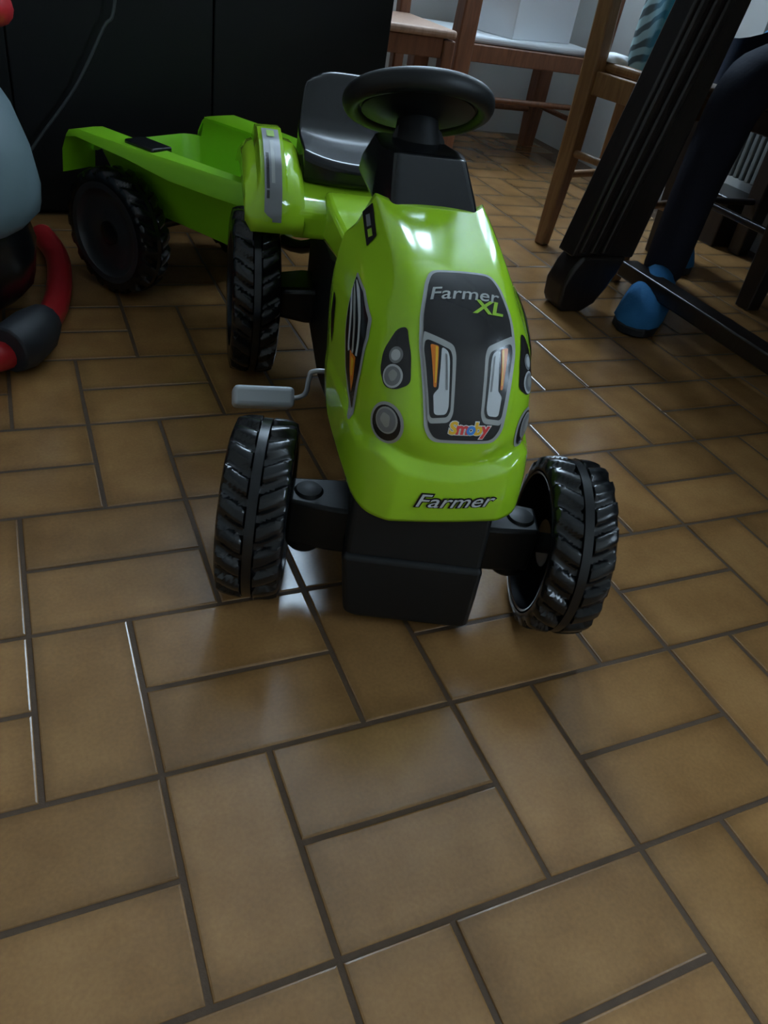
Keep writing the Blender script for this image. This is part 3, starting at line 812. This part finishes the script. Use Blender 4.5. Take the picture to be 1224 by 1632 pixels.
# ---------------------------------------------------------------- chairs
def chair(name, label, loc, ang, w, d, zs, wd, ws, group=None, leg=.019, back=.95, seat_m=None, tall=True):
    """local: back uprights at y = 0 (x = 0 and x = w), front legs at y = d"""
    c = empty(name, loc, ang); tag(c, label, 'chair', group)
    def prism(a, b, hw, hd, nm, m, par, bev=.004):
        a, b = Vector(a), Vector(b); ring = lambda p, k: [p + Vector((sx*hw*k, sy*hd*k, 0)) for sx, sy in ((-1,-1), (1,-1), (1,1), (-1,1))]
        return MB().loft([ring(a, .8), ring(a + (b-a)*.5, 1), ring(b, 1)]).build(nm, m, par, bevel=bev)
    for x in (0, w):
        if tall: MB().loft([[Vector((x + sx*leg*k, y + sy*leg*k, z)) for sx, sy in ((-1,-1), (1,-1), (1,1), (-1,1))] for z, y, k in ((0, -.012, .75), (zs*.5, 0, 1), (zs, 0, 1.05), (back, -.03, .8))]).build('back_post', wd, c, bevel=.005)
        else: prism((x, 0, 0), (x, 0, zs), leg, leg, 'leg', wd, c)
        prism((x, d, 0), (x, d, zs - .012), leg, leg, 'leg', wd, c)
    rh = .028
    for nm, x0_, x1_, y0_, y1_ in (('seat_rail', leg, w-leg, -.010, .010), ('seat_rail', leg, w-leg, d-.010, d+.010), ('seat_rail', -.010, .010, leg, d-leg), ('seat_rail', w-.010, w+.010, leg, d-leg)):
        MB().box(x0_, x1_, y0_, y1_, zs-.06, zs-.008).build(nm, ws, c, bevel=.003)
    MB().box(-.018, w+.018, .021, d+.022, zs-.008, zs+.014).build('seat', seat_m or ws, c, bevel=.008, seg=3)
    for x in (0, w):
        MB().tube([(x, leg*.5, zs*.42), (x, d-leg*.5, zs*.42)], .0095, 10).build('stretcher', wd, c)
    MB().tube([(leg*.5, 0, zs*.55), (w-leg*.5, 0, zs*.55)], .0095, 10).build('stretcher', wd, c)
    MB().tube([(leg*.5, d, zs*.36), (w-leg*.5, d, zs*.36)], .0095, 10).build('stretcher', wd, c)
    if tall:
        for z in (zs+.27, zs+.39):
            MB().loft([[(leg*.6 + (w-leg*1.2)*t, -.018 - .022*math.sin(PI*t) + q, z + zz) for q, zz in ((-.007, 0), (.007, 0), (.007, .055), (-.007, .055))] for t in (0, .25, .5, .75, 1)]).build('back_slat', wd, c, smooth=35)
    return c
chair('wooden_chair', 'light brown wooden chair with upright post beside the dark table leg', (1.287, 1.372, 0), math.radians(-75), .26, .18, .44, WOODL, WOODL, leg=.021, group='wooden chairs')
chair('wooden_chair', 'reddish brown wooden chair with white seat holding a white box near the corner', (1.36, 2.20, 0), math.radians(0), .55, .31, .375, WOODR, WOODR, leg=.030, seat_m=WHITEC, group='wooden chairs')
chair('wooden_chair', 'pale rosy wooden chair half hidden behind the black cabinet edge', (1.15, 2.24, 0), math.radians(180), .31, .34, .41, WOODR, WOODR, leg=.018, seat_m=WOODP, group='wooden chairs')
chair('wooden_chair', 'dark wooden chair under the seated person by the radiator', (1.64, .93, 0), math.radians(0), .33, .38, .43, WOODD, WOODD, leg=.028, tall=False, group='wooden chairs')

# white box and cloths on the chairs
bx = empty('white_box', (1.687, 2.42, .389), math.radians(20))
tag(bx, 'white carton standing on the seat of the reddish chair', 'box')
MB().box(-.17, .17, -.13, .13, 0, .30).build('carton', WHITECL if False else WHITEC, bx, bevel=.003)
MB().box(-.172, .172, -.132, .132, .285, .302).build('lid', WHITEC, bx, bevel=.002)

def cloth_heap(name, label, cat, loc, rx, ry, h, m, seed, folds=7, amp=.25, ang=0):
    rnd = random.Random(seed); b = MB(); rings = []
    ph = [rnd.uniform(0, 6) for _ in range(4)]
    for i in range(15):
        t = i/14; ring = []
        k = math.cos(t*PI/2)**.55 if i < 14 else .02
        for j in range(48):
            a = 2*PI*j/48
            f = 1 + amp*.35*math.sin(folds*a + ph[0] + 3*t) * (.3 + t*(1-t)*2.2) + .08*math.sin(3*a + ph[1])
            ring.append((rx*k*f*math.cos(a), ry*k*f*math.sin(a), h*(math.sin(t*PI/2)**.9)*(1 + .06*math.sin(2*a + ph[2]))))
        rings.append(ring)
    b.loft(rings)
    o = b.build(name, m, None, smooth=60, loc=loc, rot=(0, 0, ang))
    return tag(o, label, cat)
def stripe_cloth():
    m = bpy.data.materials.new('striped_blue_cloth'); m.use_nodes = True
    nt = m.node_tree; b = nt.nodes['Principled BSDF']; b.inputs['Roughness'].default_value = .85
    tc = nt.nodes.new('ShaderNodeTexCoord'); wv = nt.nodes.new('ShaderNodeTexWave')
    wv.inputs['Scale'].default_value = 14; wv.inputs['Distortion'].default_value = 5; wv.inputs['Detail'].default_value = 1.5
    wv.bands_direction = 'DIAGONAL'
    nt.links.new(tc.outputs['Object'], wv.inputs['Vector'])
    cr = nt.nodes.new('ShaderNodeValToRGB'); e = cr.color_ramp.elements
    e[0].position = .30; e[0].color = (.035, .055, .06, 1); e[1].position = .55; e[1].color = (.24, .36, .38, 1)
    x2 = nt.nodes.new('ShaderNodeSeparateXYZ'); nt.links.new(tc.outputs['Object'], x2.inputs[0])
    mr = nt.nodes.new('ShaderNodeMapRange'); mr.inputs['From Min'].default_value = -.088; mr.inputs['From Max'].default_value = -.062
    nt.links.new(x2.outputs['X'], mr.inputs['Value'])
    mx = nt.nodes.new('ShaderNodeMix'); mx.data_type = 'RGBA'
    nt.links.new(mr.outputs['Result'], mx.inputs['Factor']); nt.links.new(wv.outputs['Fac'], cr.inputs['Fac'])
    nt.links.new(cr.outputs['Color'], mx.inputs['A']); mx.inputs['B'].default_value = (.035, .34, .52, 1)
    nt.links.new(mx.outputs['Result'], b.inputs['Base Color'])
    return m
cloth_heap('clothes_bundle', 'bundled blue and striped grey clothes on the light brown chair seat', 'clothes', (1.455, 1.30, .454), .10, .115, .24, stripe_cloth(), 3, 6, .4, -.45)
cloth_heap('white_cloth', 'small crumpled white cloth lying beside the clothes on the light chair', 'cloth', (1.345, 1.365, .454), .035, .04, .018, WHITECL, 5, 5, .5)

# ---------------------------------------------------------------- dark table
table = empty('dining_table', (1.12, .965, 0))
tag(table, 'dark walnut table with fluted slab leg, rounded foot and low stretcher bar', 'table')
def slab_leg(ox, oy, flip, parent):
    # leans towards the table middle; local offsets from table origin
    b = MB(); rings = []
    for z in (.125, .72):
        xl = -.082 + (z-.105)*.212; xr = xl + .172 - .075*(z-.105)
        if flip: xl, xr = -xr, -xl
        rings.append([(ox+xl, oy-.028, z), (ox+xr, oy-.028, z), (ox+xr, oy+.028, z), (ox+xl, oy+.028, z)])
    b.loft(rings)
    lg = b.build('leg', WOODD, parent, bevel=.004)
    for k in range(3):
        f = MB(); rr_ = []
        for z in (.135, .72):
            xl = -.082 + (z-.105)*.212 + .010 + k*.030
            if flip: xl = -xl - .018
            rr_.append([(ox+xl, oy-.036, z), (ox+xl+.018, oy-.036, z), (ox+xl+.018, oy-.026, z), (ox+xl, oy-.026, z)])
        f.loft(rr_); f.build('flute', WOODD, lg, bevel=.004)
    f = MB(); n = 18; s_ = -1 if flip else 1
    out = [(-.052, .130), (-.072, .100), (-.087, .060), (-.083, .020), (-.070, .0), (-.010, .0), (.022, .018), (.045, .055), (.062, .090), (.075, .130)]
    f.loft([[(ox + s_*x*.95, oy + yy, z) for x, z in out] for yy in (-.036, .036)])
    f.build('foot', WOODD, lg, bevel=.008, seg=3)
for (ox, fl_) in ((0, False), (.80, True)):
    for oy in (0, -1.45): slab_leg(ox, oy, fl_, table)
MB().box(.115, .165, -1.47, .03, .062, .098).build('stretcher', WOODD, table, bevel=.004)
MB().box(.635, .685, -1.47, .03, .062, .098).build('stretcher', WOODD, table, bevel=.004)
MB().box(.12, .68, -.75, -.69, .062, .096).build('stretcher', WOODD, table, bevel=.004)
MB().box(-.10, .90, -1.62, .17, .72, .755).build('tabletop', WOODD, table, bevel=.006)

# ---------------------------------------------------------------- radiator
rad = empty('radiator', (2.045, 1.15, .18))
tag(rad, 'grey ribbed radiator on the right wall behind the dark table leg', 'radiator')
for k in range(34):
    y = -.43 + k*.0245
    MB().loft([[(x_, y + yy, z) for x_, yy in ((-.085, -.008), (-.012, -.008), (-.012, .008), (-.085, .008))] for z in (.01, .60)]).build('rib', RADI, rad, bevel=.003)
for z in (.05, .55):
    MB().tube([(-.045, -.46, z), (-.045, .39, z)], .014, 10).build('header_pipe', RADI, rad)
MB().box(-.03, .012, -.02, .02, .25, .29).build('bracket', RADI, rad)

lb = empty('low_box', (1.975, 1.44, 0))
tag(lb, 'low dark wooden box on the floor under the grey radiator', 'box')
MB().box(-.065, .065, -.075, .085, 0, .13).build('case', WOODD, lb, bevel=.004)
MB().box(-.072, .072, -.082, .092, .13, .148).build('lid', WOODD, lb, bevel=.004)

# ---------------------------------------------------------------- seated person (legs under the table)
person = empty('person', (1.80, 1.11, 0))
tag(person, 'person in navy trousers and blue slippers seated at the dark table', 'person')
def skin_obj(name, joints, edges, m, parent, sub=2, root=0):
    me = bpy.data.meshes.new(name); me.from_pydata([j[0] for j in joints], edges, [])
    me.materials.append(m)
    o = bpy.data.objects.new(name, me); link(o, parent)
    o.modifiers.new('skin', 'SKIN').use_smooth_shade = True
    if not me.skin_vertices: me.attributes  # layer is created with the modifier's first evaluation
    bm = bmesh.new(); bm.from_mesh(me); lay = bm.verts.layers.skin.verify()
    bm.verts.ensure_lookup_table()
    for v, j in zip(bm.verts, joints):
        r = j[1]; v[lay].radius = r if hasattr(r, '__len__') else (r, r)
        v[lay].use_root = (v.index == root)
    bm.to_mesh(me); bm.free()
    md = o.modifiers.new('smooth', 'SUBSURF'); md.levels = sub; md.render_levels = sub
    for p in me.polygons: p.use_smooth = True
    return o
PX = Vector((1.80, 1.11, 0))
def L(p): return tuple(Vector(p) - PX)
hip = L((1.80, 1.12, .53)); 
J = [(hip, (.115, .13)), (L((1.81, 1.12, .68)), (.105, .125)), (L((1.79, 1.12, .86)), (.11, .15)), (L((1.78, 1.12, .98)), (.07, .11)), (L((1.77, 1.12, 1.06)), .052), (L((1.755, 1.12, 1.13)), .06),
     (L((1.74, 1.12, 1.20)), (.088, .075)), (L((1.745, 1.12, 1.28)), (.080, .068)),
     (L((1.42, 1.01, .50)), .058), (L((1.365, .98, .28)), .042), (L((1.335, .955, .09)), .028), (L((1.27, .905, .045)), .024), (L((1.20, .85, .035)), .020),
     (L((1.64, 1.24, .50)), .062), (L((1.67, 1.275, .28)), .046), (L((1.685, 1.30, .09)), .028), (L((1.64, 1.24, .045)), .024), (L((1.59, 1.18, .035)), .020),
     (L((1.77, .93, .97)), .052), (L((1.70, .88, .78)), .042), (L((1.50, .93, .785)), .032), (L((1.42, .96, .785)), (.02, .036)),
     (L((1.77, 1.31, .97)), .052), (L((1.72, 1.37, .78)), .042), (L((1.50, 1.32, .80)), .032), (L((1.42, 1.29, .79)), (.02, .036)),
     (L((1.72, 1.04, .52)), .082), (L((1.74, 1.21, .52)), .082)]
E_ = [(0,1), (1,2), (2,3), (3,4), (4,5), (5,6), (6,7), (0,26), (26,8), (8,9), (9,10), (10,11), (11,12), (0,27), (27,13), (13,14), (14,15), (15,16), (16,17), (3,18), (18,19), (19,20), (20,21), (3,22), (22,23), (23,24), (24,25)]
bodyo = skin_obj('body', J, E_, SKIN, person)
def sc(j, k): r = j[1]; return (j[0], tuple(a*k for a in r) if hasattr(r, '__len__') else r*k)
tj = [sc(J[0], 1.06), (J[26][0], .092), (J[8][0], .068), (J[9][0], .054), (L((1.340, .960, .105)), .052), (L((1.330, .953, .058)), .050), (J[27][0], .092), (J[13][0], .074), (J[14][0], .064), (L((1.683, 1.298, .115)), .050), (L((1.685, 1.30, .06)), .050), (L((1.81, 1.12, .66)), (.112, .132))]
skin_obj('trousers', tj, [(0,1), (1,2), (2,3), (3,4), (4,5), (0,6), (6,7), (7,8), (8,9), (9,10), (0,11)], NAVY, person)
sj = [sc(J[1], 1.12), sc(J[2], 1.08), sc(J[3], 1.08), (J[18][0], .06), (J[19][0], .052), (L((1.53, .923, .784)), .042), (J[22][0], .06), (J[23][0], .052), (L((1.53, 1.327, .798)), .042), (L((1.80, 1.12, .60)), (.125, .14))]
skin_obj('shirt', sj, [(9,0), (0,1), (1,2), (2,3), (3,4), (4,5), (2,6), (6,7), (7,8)], SHIRT, person)
def fingers(w, d, side):
    o = []
    for k in range(4):
        off = (k - 1.5)*.019; ln = (.070, .080, .076, .060)[k]
        o.append([Vector(w) + Vector((-.03, off, 0)), Vector(w) + Vector((-.03 - ln*.5, off*1.1, .004)), Vector(w) + Vector((-.03 - ln, off*1.15, -.010))])
    o.append([Vector(w) + Vector((.02, side*.03, 0)), Vector(w) + Vector((-.012, side*.055, -.002)), Vector(w) + Vector((-.038, side*.060, -.006))])
    return o
fg = MB()
for wj, side in ((J[21][0], 1), (J[25][0], -1)):
    for ch_ in fingers(wj, None, side): fg.tube(ch_, [.0095, .009, .0065], 8)
fg.build('fingers', SKIN, bodyo, smooth=60)
hd = Vector(J[6][0])
fc = MB(); fc.tube([hd + Vector((-.088, 0, .035)), hd + Vector((-.108, 0, .005)), hd + Vector((-.088, 0, -.005))], [.010, .016, .010], 8)
for sy in (-1, 1): fc.ball(hd + Vector((0, sy*.085, .01)), (.018, .010, .030), 10, 8)
fc.build('nose_and_ears', SKIN, bodyo, smooth=60)
ey = MB(); 
for sy in (-1, 1): ey.ball(hd + Vector((-.079, sy*.030, .030)), (.008, .013, .008), 10, 8)
eyo = ey.build('eyes', EYEW, bodyo, smooth=60)
pu = MB(); br = MB()
for sy in (-1, 1):
    pu.ball(hd + Vector((-.0845, sy*.030, .030)), (.004, .006, .006), 10, 8)
    br.tube([hd + Vector((-.078, sy*.014, .050)), hd + Vector((-.084, sy*.030, .055)), hd + Vector((-.074, sy*.048, .050))], .004, 6)
pu.build('pupils', HAIR, bodyo, smooth=60); br.build('eyebrows', HAIR, bodyo, smooth=60)
MB().ball(hd + Vector((-.082, 0, -.035)), (.010, .026, .008), 12, 8).build('mouth', LIP, bodyo, smooth=60)
hr = MB(); hr.loft([[hd + Vector((ox + .088*k*math.cos(t), .090*k*math.sin(t), z)) for t in (2*PI*j/22 for j in range(22))] for ox, k, z in ((.065, .55, -.045), (.052, .80, .0), (.036, .98, .05), (.022, 1.06, .085), (.012, .98, .125), (.008, .62, .155), (.006, .05, .165))], True, True)
hr.build('hair', HAIR, person, smooth=60)
# slippers
def slipper(heel, toe, parent):
    h_, t_ = Vector(heel), Vector(toe); d = (t_-h_); Ln = d.length; d.normalize(); s_ = Vector((-d.y, d.x, 0))
    so = MB(); up_ = MB()
    outl = [(0, .030), (.12, .040), (.35, .040), (.65, .050), (.85, .048), (.97, .030), (1.0, .010)]
    pts = [h_ + d*(a*Ln) + s_*w_ for a, w_ in outl] + [h_ + d*(a*Ln) - s_*w_ for a, w_ in reversed(outl)]
    so.loft([[Vector((p.x, p.y, z)) for p in pts] for z in (.001, .022)])
    sole = so.build('slipper_sole', SOLE, parent, smooth=35, bevel=.004)
    rings = []
    for a, w_, hh in ((.02, .034, .060), (.12, .048, .105), (.30, .053, .112), (.48, .053, .100), (.65, .054, .076), (.82, .052, .060), (.94, .036, .050), (1.0, .012, .036)):
        c_ = h_ + d*(a*Ln)
        rings.append([Vector((c_.x, c_.y, .022)) + s_*(w_*math.cos(q)) + Vector((0, 0, max(0, (hh-.022)*math.sin(q)))) for q in (PI*k/10 for k in range(11))])
    up_.loft(rings, True, True)
    return up_.build('slipper', SLIP, parent, smooth=60)
slipper(L((1.372, .990, 0)), L((1.150, .800, 0)), person)
slipper(L((1.715, 1.335, 0)), L((1.57, 1.145, 0)), person)
bpy.context.view_layer.update()
